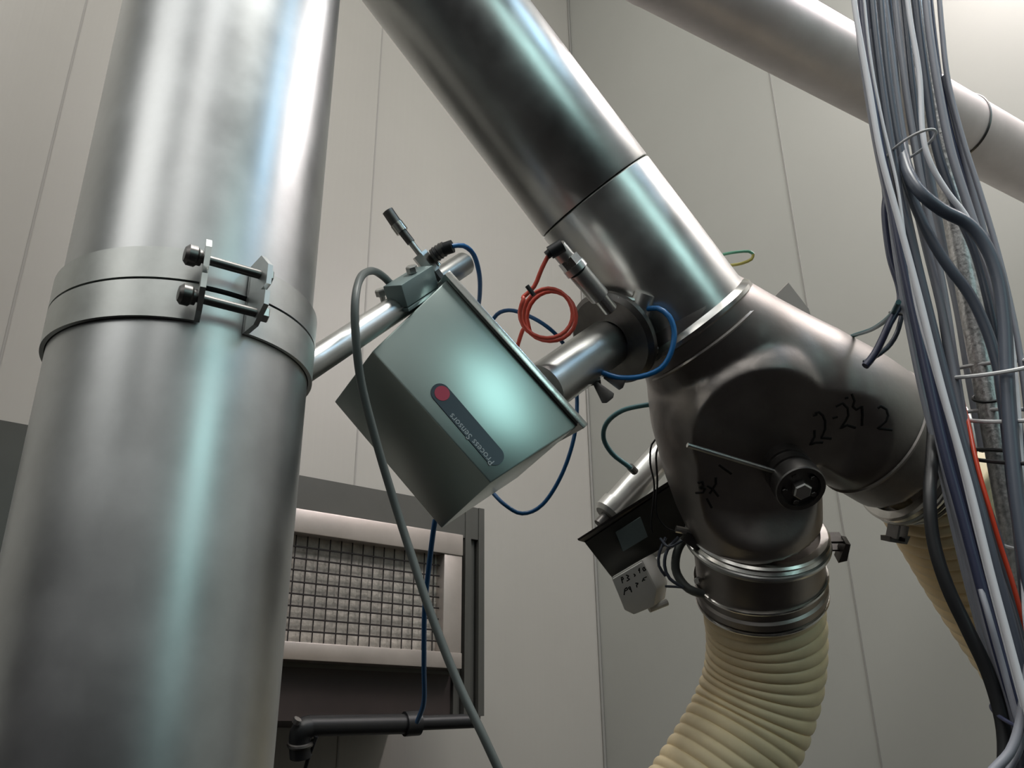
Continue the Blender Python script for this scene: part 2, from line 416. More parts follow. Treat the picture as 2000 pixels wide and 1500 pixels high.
# ------------------------------------------------------------------ diverter valve
NV = camdir(0.06, -0.42, -0.90)
BC = P(1500, 815, 1.375); BR = 0.187
FL = P(1479, 1040, 1.46); FR = P(1760, 880, 1.43)
dl, dr = (FL-BC).normalized(), (FR-BC).normalized()
RL, RRr = 0.106, 0.108
root = thing('diverter_valve', 'bulbous stainless diverter valve with one inlet and two outlets, marked 22-24 2 in black', 'valve', BC)
def remesh_union(parts, vox=0.005, smooth=12):
    bm = bmesh.new()
    me = bpy.data.meshes.new('tmp'); vs, fs = [], []
    for mb in parts:
        b = len(vs); vs += mb.v; fs += [[b+i for i in f] for f in mb.f]
    for p in vs: bm.verts.new(p-BC)
    bm.verts.ensure_lookup_table()
    for f in fs:
        try: bm.faces.new([bm.verts[i] for i in f])
        except ValueError: pass
    bmesh.ops.recalc_face_normals(bm, faces=bm.faces)
    bm.to_mesh(me); bm.free()
    o = bpy.data.objects.new('tmp', me); COL.objects.link(o)
    m = o.modifiers.new('r', 'REMESH'); m.mode = 'VOXEL'; m.voxel_size = vox
    m = o.modifiers.new('s', 'SMOOTH'); m.iterations = smooth; m.factor = 0.5
    dg = bpy.context.evaluated_depsgraph_get(); e = o.evaluated_get(dg)
    r = bpy.data.meshes.new_from_object(e, depsgraph=dg)
    bpy.data.objects.remove(o); bpy.data.meshes.remove(me)
    return r
def sphere(mb, c, r, n=96, m=64, clip=None):
    prof = [(-r*math.cos(math.pi*i/m), r*math.sin(math.pi*i/m)) for i in range(m+1)]
    if clip is not None: prof = [(t, q) for t, q in prof if t < clip] + [(clip, math.sqrt(r*r-clip*clip)), (clip, 0)]
    prof[0] = (prof[0][0], 0)
    if clip is None: prof[-1] = (prof[-1][0], 0)
    return lathe(mb, c, NV, prof, n)
def vsweep(pts):          # pts: px, py, depth, radius in px
    L = spline([V((x, y, d)) for x, y, d, r in pts], 1e9) if 0 else None
    C3 = [P(x, y, d) for x, y, d, r in pts]; RR = [r*d/FPX for x, y, d, r in pts]
    fine, rad = [], []
    n = len(C3)
    for i in range(n-1):
        a = C3[i-1] if i else C3[i]*2-C3[i+1]; b, c = C3[i], C3[i+1]; e = C3[i+2] if i+2 < n else c*2-b
        for j in range(10):
            t = j/10; fine.append(0.5*((2*b)+(c-a)*t+(2*a-5*b+4*c-e)*t*t+(3*b-a-3*c+e)*t**3)); rad.append(RR[i]*(1-t)+RR[i+1]*t)
    fine.append(C3[-1]); rad.append(RR[-1])
    return sweep(MB(), fine, lambda s_, i: rad[i], 72)
SC = P(1455, 792, 1.385); HC = 0.096
dq = proj(dp(tb-0.006))[2]
parts = [sphere(MB(), SC, 0.143, clip=HC),
         vsweep([(1338, 616, dq, 124), (1350, 633, dq, 126), (1392, 702, 1.38, 138), (1418, 790, 1.395, 150), (1437, 870, 1.41, 148), (1458, 950, 1.43, 141), (1478, 1034, 1.458, 124)]),
         vsweep([(1338, 616, dq, 124), (1352, 634, dq, 126), (1462, 708, 1.385, 136), (1560, 765, 1.39, 142), (1640, 804, 1.395, 137), (1700, 841, 1.41, 133), (1756, 878, 1.428, 129)])]
rm = remesh_union(parts, 0.0045, 10)
for v_ in rm.vertices:      # the flat machined front plate of the valve
    h_ = (v_.co+BC-SC).dot(NV)-HC+0.001
    if h_ > 0:
        q_ = v_.co+BC-SC; rho_ = (q_-NV*q_.dot(NV)).length
        k_ = min(1, max(0, (0.19-rho_)/0.05)); v_.co -= NV*h_*k_*k_*(3-2*k_)
vo = bpy.data.objects.new('valve_body', rm); COL.objects.link(vo); rm.materials.clear(); rm.materials.append(M['stain'])
for p in rm.polygons: p.use_smooth = True
vo.parent = root; WL[vo] = WL[root]
# weld rim along the back shell
u_, v_, n_ = frame(NV)
# weld joints on the necks
torus(MB(), P(1700, 841, 1.41), (P(1756, 878, 1.428)-P(1640, 804, 1.395)), 133*1.41/FPX-0.0005, 0.0035, 80, 6).build('weld_seam', 'stain', root)
torus(MB(), dp(tb-0.03), DD, PR+0.0005, 0.003, 80, 6).build('weld_seam', 'stain', root)
# shaft hub with flange bolts and lever
hb = P(1546, 928, 1.29)
pl = SC+NV*HC
hb = hb - NV*((hb-pl).dot(NV))
hub = MB(); L = 0.072
lathe(hub, hb-NV*0.03, NV, [(-0.06, 0), (-0.06, 0.034), (0.045, 0.034), (0.046, 0.036), (0.05, 0.036), (0.051, 0.033), (0.06, 0.033), (0.061, 0.036), (0.07, 0.036), (0.071, 0.033), (0.080, 0.033), (0.081, 0.037), (0.103, 0.037), (0.105, 0.0355), (0.105, 0.029), (0.099, 0.027), (0.099, 0)], 64)
hubo = hub.build('shaft_hub', 'dark_steel', root)
hf = hb-NV*0.03+NV*0.099
hexbolt(MB(), hf, NV, 0.014, 0.014).build('hex_bolt', 'steel', hubo)
uu, vv, _ = frame(NV, CU)
for i in range(5):
    a = 2*math.pi*i/5+0.5
    hexbolt(MB(), hf+(uu*math.cos(a)+vv*math.sin(a))*0.0235, NV, 0.0045, 0.005).build('screw', 'dark_steel', hubo)
lev = MB(); la = hb+NV*0.04; lbx = P(1336, 856, 1.27)
lbx = lbx - NV*((lbx-la).dot(NV))
sweep(lev, spline([la+(lbx-la)*0.1, lbx]), 0.0036, 10)
lev.build('indicator_rod', 'steel', root)
# outlet flanges
for c, d, r in ((FL, dl, RL), (FR, dr, RRr)):
    f = MB(); lathe(f, c, d, [(-0.008, r-0.006), (-0.008, r+0.006), (-0.005, r+0.010), (-0.001, r+0.006), (0.001, r+0.006), (0.005, r+0.010), (0.008, r+0.006), (0.008, r-0.006)], 96)
    f.build('outlet_flange', 'bright', root)
tree = bvh(vo)
def off(pts, dx, dy): return [(x+dx, y+dy) for x, y in pts]
# marker writing 22-24 2 and 3K-1
zt_ = lambda x, y, s: (1560+x*0.11*s if 0 else 0)
def crop(pts, x0=1560, y0=750, s=0.11): return [(x0+x*s, y0+y*s) for x, y in pts]
handwriting('marker_writing', [
    crop([(290, 520), (360, 500), (430, 560), (470, 660), (470, 800), (430, 900), (400, 960), (580, 970)]),
    crop([(250, 560), (330, 540)]), crop([(280, 820), (280, 940), (200, 1080), (310, 1040), (430, 1040)]),
    crop([(600, 610), (690, 580)]),
    crop([(660, 400), (780, 340), (870, 430), (880, 560), (830, 660), (740, 790), (860, 730), (1010, 780)]),
    crop([(940, 170), (990, 300), (960, 400), (1020, 460), (1120, 400)]), crop([(1120, 390), (1130, 560), (1120, 740)]),
    crop([(820, 250), (880, 240)]),
    crop([(1400, 430), (1460, 390), (1560, 450), (1590, 560), (1550, 660), (1400, 790), (1520, 800), (1660, 820)])],
    tree, 6.5, root)
handwriting('marker_writing', [
    crop([(250, 680), (340, 650), (360, 740), (290, 780), (400, 800), (360, 880), (200, 890)], 1340, 880, 0.0933),
    crop([(620, 560), (620, 700), (520, 860), (490, 900)], 1340, 880, 0.0933), crop([(440, 740), (560, 810), (680, 960)], 1340, 880, 0.0933),
    crop([(690, 300), (780, 370), (950, 490)], 1340, 880, 0.0933), crop([(430, 1000), (540, 1200)], 1340, 880, 0.0933)],
    tree, 6.5, root)

# quick clamps on the outlets and hoses
def clampring(name, label, c, d, r, latch_px, latch_dir):
    t = thing(name, label, 'clamp', c)
    torus(MB(), V(c)+V(d)*0.012, d, r+0.009, 0.0055, 96, 10).build('clamp_ring', 'steel', t)
    lx, ly, ld = latch_px; lc = P(lx, ly, ld)
    e = (lc-c); e = (e-V(d)*e.dot(V(d))); L = e.length; e.normalize(); s = V(d).cross(e)
    base = V(c)+V(d)*0.012+e*(r+0.006)
    mb = MB(); cbox(mb, base+e*0.014, e*0.03, s*0.028, V(d)*0.004); cbox(mb, base+e*0.018+V(d)*0.018, e*0.026, s*0.022, V(d)*0.003)
    mb.build('latch', 'dark_steel', t)
    prism(MB(), [base+e*0.028-V(d)*0.004, base+e*0.036-V(d)*0.002, base+e*0.034+V(d)*0.03, base+e*0.02+V(d)*0.034], s*0.024).build('latch_handle', 'dark_steel', t)
    return t
clampring('lever_clamp', 'steel quick-release clamp ring on the downward outlet of the bulbous valve', FL, dl, RL, (1615, 1025, 1.45), 1)
clampring('lever_clamp', 'steel quick-release clamp ring on the right-hand outlet of the bulbous valve', FR, dr, RRr, (1690, 1005, 1.41), 1)

def hose(name, label, pts, r, m, pitch, amp):
    t = thing(name, label, 'hose', pts[0])
    L = spline(pts, 0.0015)
    def rf(s, i):
        x = (s/pitch) % 1.0
        return r*(1-amp+amp*abs(math.sin(math.pi*x))**0.5)
    L1 = [p for p in L]
    sweep(MB(), L1, rf, 72).build('hose_wall', m, t, sharp=70)
    return t
# downward hose
h0 = FL+dl*0.004
cuffo = thing('hose_cuff', 'smooth dark metal cuff under the valve, at the top of the downward cream hose', 'hose cuff', FL)
c1 = P(1487, 1165, 1.51)
cd = (c1-FL).normalized()
Lc = (c1-FL).length
lathe(MB(), FL, cd, [(0.012, 0.0), (0.012, RL), (0.02, RL+0.001), (Lc-0.03, RL+0.001), (Lc-0.026, RL+0.005), (Lc-0.014, RL+0.005), (Lc-0.012, RL+0.001), (Lc, RL), (Lc, 0)], 96).build('cuff_wall', 'stain', cuffo)
for q in (Lc-0.048, Lc-0.006):
    torus(MB(), FL+cd*q, cd, RL+0.003, 0.0032, 80, 8).build('wire_ring', 'bright', cuffo)
hexbolt(MB(), P(1366, 1133, 1.45), camdir(-0.6, 0, -0.7), 0.006, 0.01, 0.02).build('screw', 'steel', cuffo)
hose('ribbed_hose', 'cream ribbed hose hanging straight down from the valve, curling to the lower left', [c1+cd*0.002, P(1496, 1240, 1.53), P(1491, 1320, 1.54), P(1468, 1398, 1.535), P(1432, 1472, 1.515), P(1384, 1552, 1.49), P(1325, 1645, 1.46), P(1250, 1800, 1.43), P(1170, 2000, 1.42)], RL-0.002, 'hose', 0.0235, 0.05)
# right hose
c2 = FR+dr*0.045
cu2 = thing('hose_cuff', 'steel cuff on the right outlet of the valve, above the sloping cream hose', 'hose cuff', FR)
lathe(MB(), FR, dr, [(0.014, 0), (0.014, RRr+0.001), (0.05, RRr+0.001), (0.05, 0)], 96).build('cuff_wall', 'stain', cu2)
for q in (0.022, 0.032, 0.042):
    torus(MB(), FR+dr*q, dr, RRr+0.003, 0.0035, 80, 8).build('wire_ring', 'steel', cu2)
hose('ribbed_hose', 'cream ribbed hose from the right outlet, sloping down behind the cable bundle', [FR+dr*0.051, P(1830, 955, 1.49), P(1872, 1035, 1.54), P(1922, 1125, 1.58), P(1985, 1225, 1.60), P(2060, 1335, 1.60), P(2140, 1460, 1.58), P(2190, 1640, 1.53), P(2200, 1850, 1.47)], 0.103, 'hose', 0.032, 0.10)

# ------------------------------------------------------------------ upper right pipe
tp = V((-0.579, 0.901, 3.17)); td = V((-0.85, -0.527, -0.01)).normalized()
sfac = 0.8
tp = CC+(tp-CC)*sfac; R3 = 0.1*sfac
sw = None
s1 = -2.16
ohp = lathe(MB(), tp, td, [(-1.775-0.02, 0), (-1.775-0.02, R3), (-0.84, R3)], 80)
sweep(ohp, spline([tp-td*0.88, tp-td*0.84, tp-td*0.75+V((0, 0, 0.03)), tp-td*0.68+V((0, 0, 0.10)), tp-td*0.66+V((0, 0, 0.25)), V((tp.x, tp.y, H-0.01))-td*0.66], 0.02), R3, 60)
ohp.build('overhead_pipe', 'top_pipe', origin=tp-td*1.3)
tag(bpy.data.objects['overhead_pipe'], 'steel pipe crossing the top right corner, its length left of the joint', 'pipe')
lathe(MB(), tp, td, [(-2.3, 0), (-2.3, R3), (-1.799, R3), (-1.799, 0)], 80).build('overhead_pipe_end', 'top_pipe')
tag(bpy.data.objects['overhead_pipe_end'], 'end length of the top right steel pipe, right of the joint behind the cables', 'pipe')
for q in (-1.797,):
    o = torus(MB(), tp+td*q, td, R3+0.0005, 0.003, 80, 6).build('joint_ring', 'dark_steel'); tag(o, 'thin dark joint ring around the top right steel pipe, beside the cable bundle', 'ring')

# ------------------------------------------------------------------ sensor head
T_, L_, B_2, R_ = P(872, 547, 1.14), P(727, 686, 1.07), P(958, 944, 1.06), P(1128, 832, 1.13)
L2, B2 = P(653, 785, 1.27), P(862, 1032, 1.26)
T2_ = T_+(L2-L_); R2 = R_+(B2-B_2)
sn = thing('sensor_head', 'square grey-green metal sensor head with a dark navy badge, hanging between duct and pipe', 'sensor', (T_+B2)/2)
mb = MB()
n0 = len(mb.v)
mb.add([T_, L_, B_2, R_, T2_, L2, B2, R2], [[0, 1, 2, 3], [4, 5, 6, 7], [0, 1, 5, 4], [1, 2, 6, 5], [2, 3, 7, 6], [3, 0, 4, 7]])
mb.build('housing', 'sensor', sn, bevel=0.0025)
# back plate, a lip around the tube side
ax = ((T_-L_)+(R_-B_2)).normalized()          # away from the cover, along the tubes
e1 = (R_-T_).normalized(); e2 = (T2_-T_).normalized()
mp_ = MB(); lip = 0.007
q0 = T_-e1*lip-e2*lip+ax*0.0
box(mp_, q0, e1*((R_-T_).length+2*lip), e2*((T2_-T_).length+2*lip), ax*0.010)
mp_.build('back_plate', 'bright', sn, bevel=0.0015)
# badge on the front face
fx = (B_2-L_).normalized(); fn = (B_2-L_).cross(T_-L_).normalized()
if fn.dot(ray(900, 760)) > 0: fn = -fn
fy = fn.cross(fx)
ft = BVHTree.FromPolygons([T_, L_, B_2, R_], [[0, 1, 2], [0, 2, 3]])
pa, _ = hit(ft, 860, 768); pb, _ = hit(ft, 965, 890)
bx = (pb-pa).normalized(); by = fn.cross(bx); br = 0.0125
out = []
for i in range(17): a = math.pi/2+math.pi*i/16; out.append(pa+(bx*math.cos(a)+by*math.sin(a))*br+fn*0.0002)
for i in range(17): a = -math.pi/2+math.pi*i/16; out.append(pb+(bx*math.cos(a)+by*math.sin(a))*br+fn*0.0002)
bd = prism(MB(), out, fn*0.0012).build('badge', 'badge', sn)
pr, _ = hit(ft, 863, 769)
out = [pr+(bx*math.cos(2*math.pi*i/32)+by*math.sin(2*math.pi*i/32))*0.0098+fn*0.0014 for i in range(32)]
prism(MB(), out, fn*0.0004).build('red_dot', 'badge_red', bd)
def text_mesh(s, size, origin, x, y, n, name, m, parent, align='LEFT'):
    c = bpy.data.curves.new('t', 'FONT'); c.body = s; c.size = size; c.extrude = 0.0001; c.align_x = align; c.resolution_u = 3
    o = bpy.data.objects.new('t', c); COL.objects.link(o)
    dg = bpy.context.evaluated_depsgraph_get(); me = bpy.data.meshes.new_from_object(o.evaluated_get(dg), depsgraph=dg)
    wd = max(v.co.x for v in me.vertices)
    bpy.data.objects.remove(o)
    mb = MB(); mb.add([origin+x*v.co.x+y*v.co.y+n*(v.co.z) for v in me.vertices], [list(p.vertices) for p in me.polygons])
    bpy.data.meshes.remove(me)
    return mb.build(name, m, parent, sharp=20), wd
tx = -bx; ty = fn.cross(tx)
to, _ = hit(ft, 966, 903)
text_mesh('Process Sensors', 0.0122, to+fn*0.0015, tx, ty, fn, 'badge_lettering', 'badge_text', bd)
# cable gland + lid screws hidden at the far side: small screws on the plate corners
# right-hand tube to the pipe
ta, tb2 = P(1085, 742, 1.215), P(1212, 652, 1.325)
tdir = (tb2-ta).normalized()
tube = thing('mounting_tube', 'short fat steel tube joining the sensor head to the slanting pipe', 'tube', ta)
lathe(MB(), ta-tdir*0.03, tdir, [(0, 0), (0, 0.036), (0.22, 0.036), (0.22, 0)], 64).build('tube_wall', 'steel', tube)
# tri-clamp ferrule
fc = thing('ferrule_clamp', 'round hinged steel clamp with wing nut where the short tube meets the slanting pipe', 'clamp', tb2)
cc = P(1198, 659, 1.30)
lathe(MB(), cc, tdir, [(-0.010, 0.03), (-0.010, 0.066), (-0.004, 0.073), (0.004, 0.073), (0.006, 0.064), (0.030, 0.060), (0.036, 0.03)], 64).build('clamp_band', 'dark_steel', fc)
lathe(MB(), cc, tdir, [(0.037, 0), (0.037, 0.050), (0.044, 0.053), (0.050, 0.048), (0.10, 0.048), (0.10, 0)], 64).build('ferrule', 'steel', fc)
k1 = P(1258, 582, 1.27)
lathe(MB(), k1, camdir(0.3, 0.9, -0.1), [(-0.03, 0), (-0.03, 0.018), (0.005, 0.018), (0.005, 0.0)], 20).build('hinge_barrel', 'steel', fc)
cyl(MB(), P(1205, 583, 1.26), P(1282, 596, 1.27), 0.006, 10).build('hinge_bolt', 'steel', fc)
cyl(MB(), P(1245, 700, 1.28), P(1322, 660, 1.29), 0.0035, 8).build('swing_bolt', 'bright', fc)
for a_, b_ in (((1160, 745), (1188, 778)), ((1180, 735), (1215, 748))):
    A0, A1 = P(*a_, 1.245), P(*b_, 1.235); dd = (A1-A0).normalized(); s_ = dd.cross(CF).normalized()
    prism(MB(), [A0+s_*0.003, A1+s_*0.011, A1+dd*0.004+s_*0.006, A1+dd*0.004-s_*0.006, A1-s_*0.011, A0-s_*0.003], CF*0.004).build('wing', 'dark_steel', fc, bevel=0.001)
cyl(MB(), P(1150, 735, 1.25), P(1190, 728, 1.26), 0.004, 8).build('wing_bolt', 'dark_steel', fc)
cyl(MB(), P(1148, 746, 1.25), P(1172, 741, 1.25), 0.007, 6).build('wing_nut', 'dark_steel', fc)
# left-hand support tube to the duct
sa, sb = P(585, 726, 0.97), P(908, 514, 1.25)
sd = (sb-sa).normalized()
st = thing('support_tube', 'slim steel tube running from the duct up behind the sensor head, flat capped end', 'tube', sb)
lathe(MB(), sa, sd, [(0, 0), (0, 0.0168), ((sb-sa).length-0.003, 0.0168), ((sb-sa).length, 0.0145), ((sb-sa).length, 0)], 48).build('tube_wall', 'steel', st)
# clamp block on the support tube
cb = thing('tube_clamp_block', 'grey-green clamp block with two screws gripping the slim tube behind the sensor head', 'clamp', P(795, 570, 1.17))
upv = (CU-sd*CU.dot(sd)).normalized(); nn = sd.cross(upv).normalized()
if nn.dot(CF) > 0: nn = -nn
c0 = P(806, 568, 1.128)
cbox(MB(), c0+upv*0.006, sd*0.074, upv*0.030, nn*0.03).build('upper_jaw', 'teal_metal', cb, bevel=0.002)
cbox(MB(), c0-upv*0.0125+sd*0.008, sd*0.09, upv*0.005, nn*0.03).build('lower_jaw', 'teal_metal', cb, bevel=0.001)
for x, y in ((806, 530), (746, 575)):
    q = P(x, y+2, 1.125); hexbolt(MB(), q, upv, 0.0075, 0.009, 0.012).build('screw', 'steel', cb)
cyl(MB(), P(776, 572, 1.12), P(766, 559, 1.12), 0.010, 16).build('cable_gland', 'dark_steel', cb)

# slim probe (left)
def rod(t, a, b, d1, d2, rs, name, m, n=16):
    cyl(MB(), P(*a, d1), P(*b, d2), rs, n).build(name, m, t)
pr1 = thing('tuning_probe', 'slim knurled steel probe sticking up left above the sensor head', 'probe', P(850, 535, 1.18))
rod(pr1, (757, 412), (776, 440), 1.16, 1.16, 0.0078, 'knurled_cap', 'dark_steel')
rod(pr1, (774, 437), (786, 453), 1.16, 1.16, 0.0088, 'collar', 'bright')
rod(pr1, (785, 451), (803, 474), 1.16, 1.16, 0.0058, 'red_sleeve', M['dark_steel'])
rod(pr1, (800, 470), (826, 504), 1.16, 1.16, 0.0042, 'stem', 'steel')
rod(pr1, (819, 496), (847, 532), 1.165, 1.17, 0.0115, 'hex_body', 'steel', 6)
rod(pr1, (845, 530), (862, 552), 1.17, 1.175, 0.009, 'base_nut', 'dark_steel', 6)
rod(pr1, (838, 500), (856, 521), 1.168, 1.17, 0.0055, 'side_port', 'bright')
# bnc connector blue
cn = thing('cable_plug', 'black knurled cable plug with a blue cable above the sensor head', 'connector', P(862, 488, 1.16))
rod(cn, (846, 500), (870, 484), 1.16, 1.155, 0.0095, 'coupling_nut', 'dark_steel')
rod(cn, (866, 487), (884, 481), 1.155, 1.152, 0.0088, 'plug_body', 'black')
for i in range(3):
    a = P(852+6*i, 496-4*i, 1.158); torus(MB(), a, (P(870, 484, 1.155)-P(846, 500, 1.16)), 0.0097, 0.0009, 24, 5).build('grip_ring', 'black', cn)
# fat probe (right) with black elbow plug
pr2 = thing('level_probe', 'fat steel probe standing beside the slanting pipe above the ferrule clamp', 'probe', P(1180, 578, 1.2))
rod(pr2, (1088, 483), (1110, 508), 1.17, 1.18, 0.0125, 'neck', 'steel')
rod(pr2, (1108, 505), (1120, 520), 1.18, 1.182, 0.0155, 'hex_nut', 'bright', 6)
rod(pr2, (1119, 518), (1128, 529), 1.182, 1.184, 0.0165, 'collar', 'steel')
rod(pr2, (1127, 528), (1170, 578), 1.184, 1.21, 0.0145, 'body', 'steel')
rod(pr2, (1165, 572), (1192, 604), 1.208, 1.225, 0.0105, 'stem', 'bright')
pl2 = thing('elbow_plug', 'small black plug with a red cable on top of the fat probe', 'connector', P(1088, 483, 1.165))
rod(pl2, (1099, 479), (1074, 494), 1.163, 1.163, 0.0092, 'plug_body', 'black')
rod(pl2, (1075, 493), (1068, 499), 1.163, 1.163, 0.0060, 'strain_relief', 'black')

# ------------------------------------------------------------------ loose cables
cable('grey_cable', 'thick grey cable looping from the clamp block down in front of the sensor head', [(770, 563, 1.12), (752, 543, 1.11), (728, 529, 1.08), (705, 541, 1.02), (694, 585, 0.98), (695, 660, 0.97), (706, 750, 0.975), (737, 870, 0.98), (770, 980, 0.98), (802, 1080, 0.97), (842, 1200, 0.95), (893, 1330, 0.93), (945, 1440, 0.91), (1000, 1560, 0.9)], 17, 'grey_cable', ends=True)
cable('blue_cable', 'bright blue cable arching from the black plug down behind the sensor head', [(882, 481, 1.15), (905, 480, 1.16), (925, 497, 1.18), (936, 535, 1.22), (937, 575, 1.28), (932, 620, 1.36), (925, 700, 1.40)], 9, 'blue')
cable('blue_cable', 'thin dark blue cable arching under the red coil behind the short tube', [(930, 690, 1.42), (962, 625, 1.38), (985, 607, 1.36), (1015, 610, 1.35), (1060, 632, 1.34), (1095, 664, 1.36), (1120, 710, 1.41), (1127, 780, 1.42), (1122, 850, 1.40), (1098, 925, 1.40), (1060, 985, 1.40), (1020, 1003, 1.40), (985, 985, 1.40), (960, 960, 1.42)], 8, 'blue_dark')
cable('blue_cable', 'blue cable hanging from the bottom corner of the sensor head to the black tube', [(850, 1015, 1.30), (846, 1040, 1.30), (835, 1130, 1.32), (829, 1200, 1.34), (828, 1300, 1.38), (828, 1370, 1.42), (815, 1410, 1.46)], 10, 'blue_dark')
cable('blue_cable', 'bright blue cable looped round the ferrule clamp, in front of the slanting pipe', [(1262, 604, 1.26), (1285, 602, 1.245), (1307, 618, 1.235), (1317, 650, 1.23), (1310, 690, 1.225), (1290, 720, 1.225), (1250, 736, 1.23), (1205, 737, 1.24), (1165, 722, 1.245), (1140, 705, 1.26)], 11, 'blue')
cable('teal_cable', 'grey-teal cable curving between the sensor head and the left side of the valve', [(1290, 790, 1.46), (1262, 791, 1.46), (1215, 802, 1.48), (1185, 826, 1.50), (1179, 856, 1.52), (1195, 885, 1.53), (1220, 905, 1.53), (1236, 917, 1.53)], 10, 'teal_cable')
cable('blue_cable', 'pale blue cable leaving the bundle to the right shoulder of the valve', [(1650, 662, 1.42), (1668, 655, 1.36), (1705, 642, 1.25), (1738, 618, 1.12), (1755, 590, 1.06)], 9, 'teal_cable')
# red coil
rc = []
for p in [(1072, 497), (1058, 525), (1043, 560), (1022, 580)]: rc.append((*p, 1.165))
for kx in range(0, 27):
    a = math.radians(150+kx*30); R_x, R_y = 50+3*math.sin(kx*0.5), 50
    rc.append((1066+kx*0.5+R_x*math.cos(a), 609+kx*0.45-R_y*math.sin(a), 1.16+0.0015*kx))
rc += [(1024, 640, 1.20), (1014, 665, 1.22), (1005, 700, 1.26)]
cable('red_cable', 'red cable coiled in a double loop above the short tube', rc, 8.5, 'red')
o = cyl(MB(), P(1029, 558, 1.15), P(1043, 577, 1.15), 0.003, 8).build('cable_tie', 'black'); tag(o, 'small black tie holding the red cable coil', 'cable tie')
gl = thing('earth_wire_loop', 'small green and yellow wire loop behind the upper edge of the slanting pipe', 'wire', P(1430, 505, 1.42))
cable('green_strand', '', [(1385, 505, 1.46), (1412, 497, 1.44), (1440, 492, 1.43), (1462, 491, 1.43), (1471, 496, 1.43)], 6, 'green', parent=gl)
cable('yellow_strand', '', [(1471, 496, 1.43), (1468, 506, 1.43), (1450, 514, 1.43), (1428, 518, 1.43), (1395, 520, 1.46)], 6, 'yellow', parent=gl)
# painted bracket tip behind the valve
mb = prism(MB(), [P(1500, 592, 1.55), P(1540, 552, 1.55), P(1580, 604, 1.55), P(1590, 640, 1.55), P(1500, 640, 1.55)], CF*0.006)
o = mb.build('bracket_plate', 'paper'); tag(o, 'pale pointed bracket plate sticking up behind the valve', 'bracket')

# ------------------------------------------------------------------ actuator bracket behind the valve
br_ = thing('actuator_bracket', 'dark angled sheet metal bracket at the lower left of the valve', 'bracket', P(1240, 1030, 1.55))
d_ = 1.50
a0, a1, a2, a3 = P(1143, 1060, d_), P(1345, 925, d_+0.04), P(1362, 1025, d_+0.06), P(1193, 1125, d_+0.02)
nb = (a1-a0).cross(a3-a0).normalized()
if nb.dot(CF) < 0: nb = -nb
prism(MB(), [a0, a1, a2, a3], nb*0.004).build('front_panel', 'cab', br_)
prism(MB(), [P(1130, 1056, d_-0.012), P(1335, 926, d_+0.02), a1+nb*0.002, a0+nb*0.002], (a3-a0).normalized()*-0.004).build('top_flange', 'dark_steel', br_)
prism(MB(), [a3, a2, P(1362, 1040, d_+0.10), P(1200, 1128, d_+0.07)], (a3-a0).normalized()*0.004).build('bottom_flange', 'dark_steel', br_)
fpn = -nb*0.001
prism(MB(), [P(x, y, d_+0.012)+fpn*4 for x, y in ((1200, 1038), (1248, 1008), (1262, 1046), (1214, 1075))], -nb*0.003).build('nameplate', 'teal_metal', br_)
ac = thing('pneumatic_cylinder', 'pale metal actuator cylinder lying along the top of the angled bracket', 'actuator', P(1225, 960, 1.56))
pa_, pb_ = P(1185, 1010, 1.56), P(1345, 830, 1.64)
pdv = (pb_-pa_).normalized()
lathe(MB(), pa_, pdv, [(0, 0), (0, 0.024), (0.008, 0.030), (0.03, 0.030), (0.031, 0.027), (0.24, 0.027), (0.24, 0)], 40).build('cylinder_wall', 'steel', ac)
cyl(MB(), pa_-pdv*0.02, pa_, 0.012, 16).build('end_cap', 'dark_steel', ac)
cyl(MB(), P(1231, 912, 1.53), P(1240, 921, 1.54), 0.007, 10).build('port', 'dark_steel', ac)
for i, (pts, wd) in enumerate(([[(1290, 850, 1.48), (1273, 868, 1.48), (1270, 905, 1.49), (1278, 950, 1.485), (1272, 1020, 1.485), (1275, 1040, 1.49)], 4], [[(1295, 855, 1.48), (1282, 885, 1.48), (1284, 940, 1.48), (1282, 1000, 1.48), (1300, 1030, 1.49), (1325, 1040, 1.50)], 4])):
    cable('control_wire', ['thin dark wire hanging over the left end of the angled bracket label', 'thin dark wire bending along the angled bracket towards the valve outlet'][i], pts, wd, 'black', cat='wire')
# white junction box
jb = thing('junction_box', 'white plastic junction box with handwritten marks under the angled bracket', 'junction box', P(1250, 1145, 1.5))
q = [(1193, 1128), (1252, 1092), (1270, 1094), (1292, 1118), (1311, 1170), (1306, 1180), (1238, 1202), (1218, 1192)]
fj = [P(x, y, 1.49+0.0001*(y-1090)) for x, y in [(1193, 1128), (1254, 1092), (1283, 1150), (1278, 1184), (1237, 1201), (1219, 1192)]]
nj = (fj[1]-fj[0]).cross(fj[4]-fj[0]).normalized()
if nj.dot(CF) < 0: nj = -nj
jbody = prism(MB(), fj, nj*0.05+CR*0.028+CU*-0.004).build('box_body', 'white_box', jb, bevel=0.0035)
lid = prism(MB(), [p*0.94+sum(fj, V((0, 0, 0)))/6*0.06-nj*0.0005 for p in fj], -nj*0.004).build('lid', 'white_box', jb, bevel=0.0012)
jt = bvh(lid)
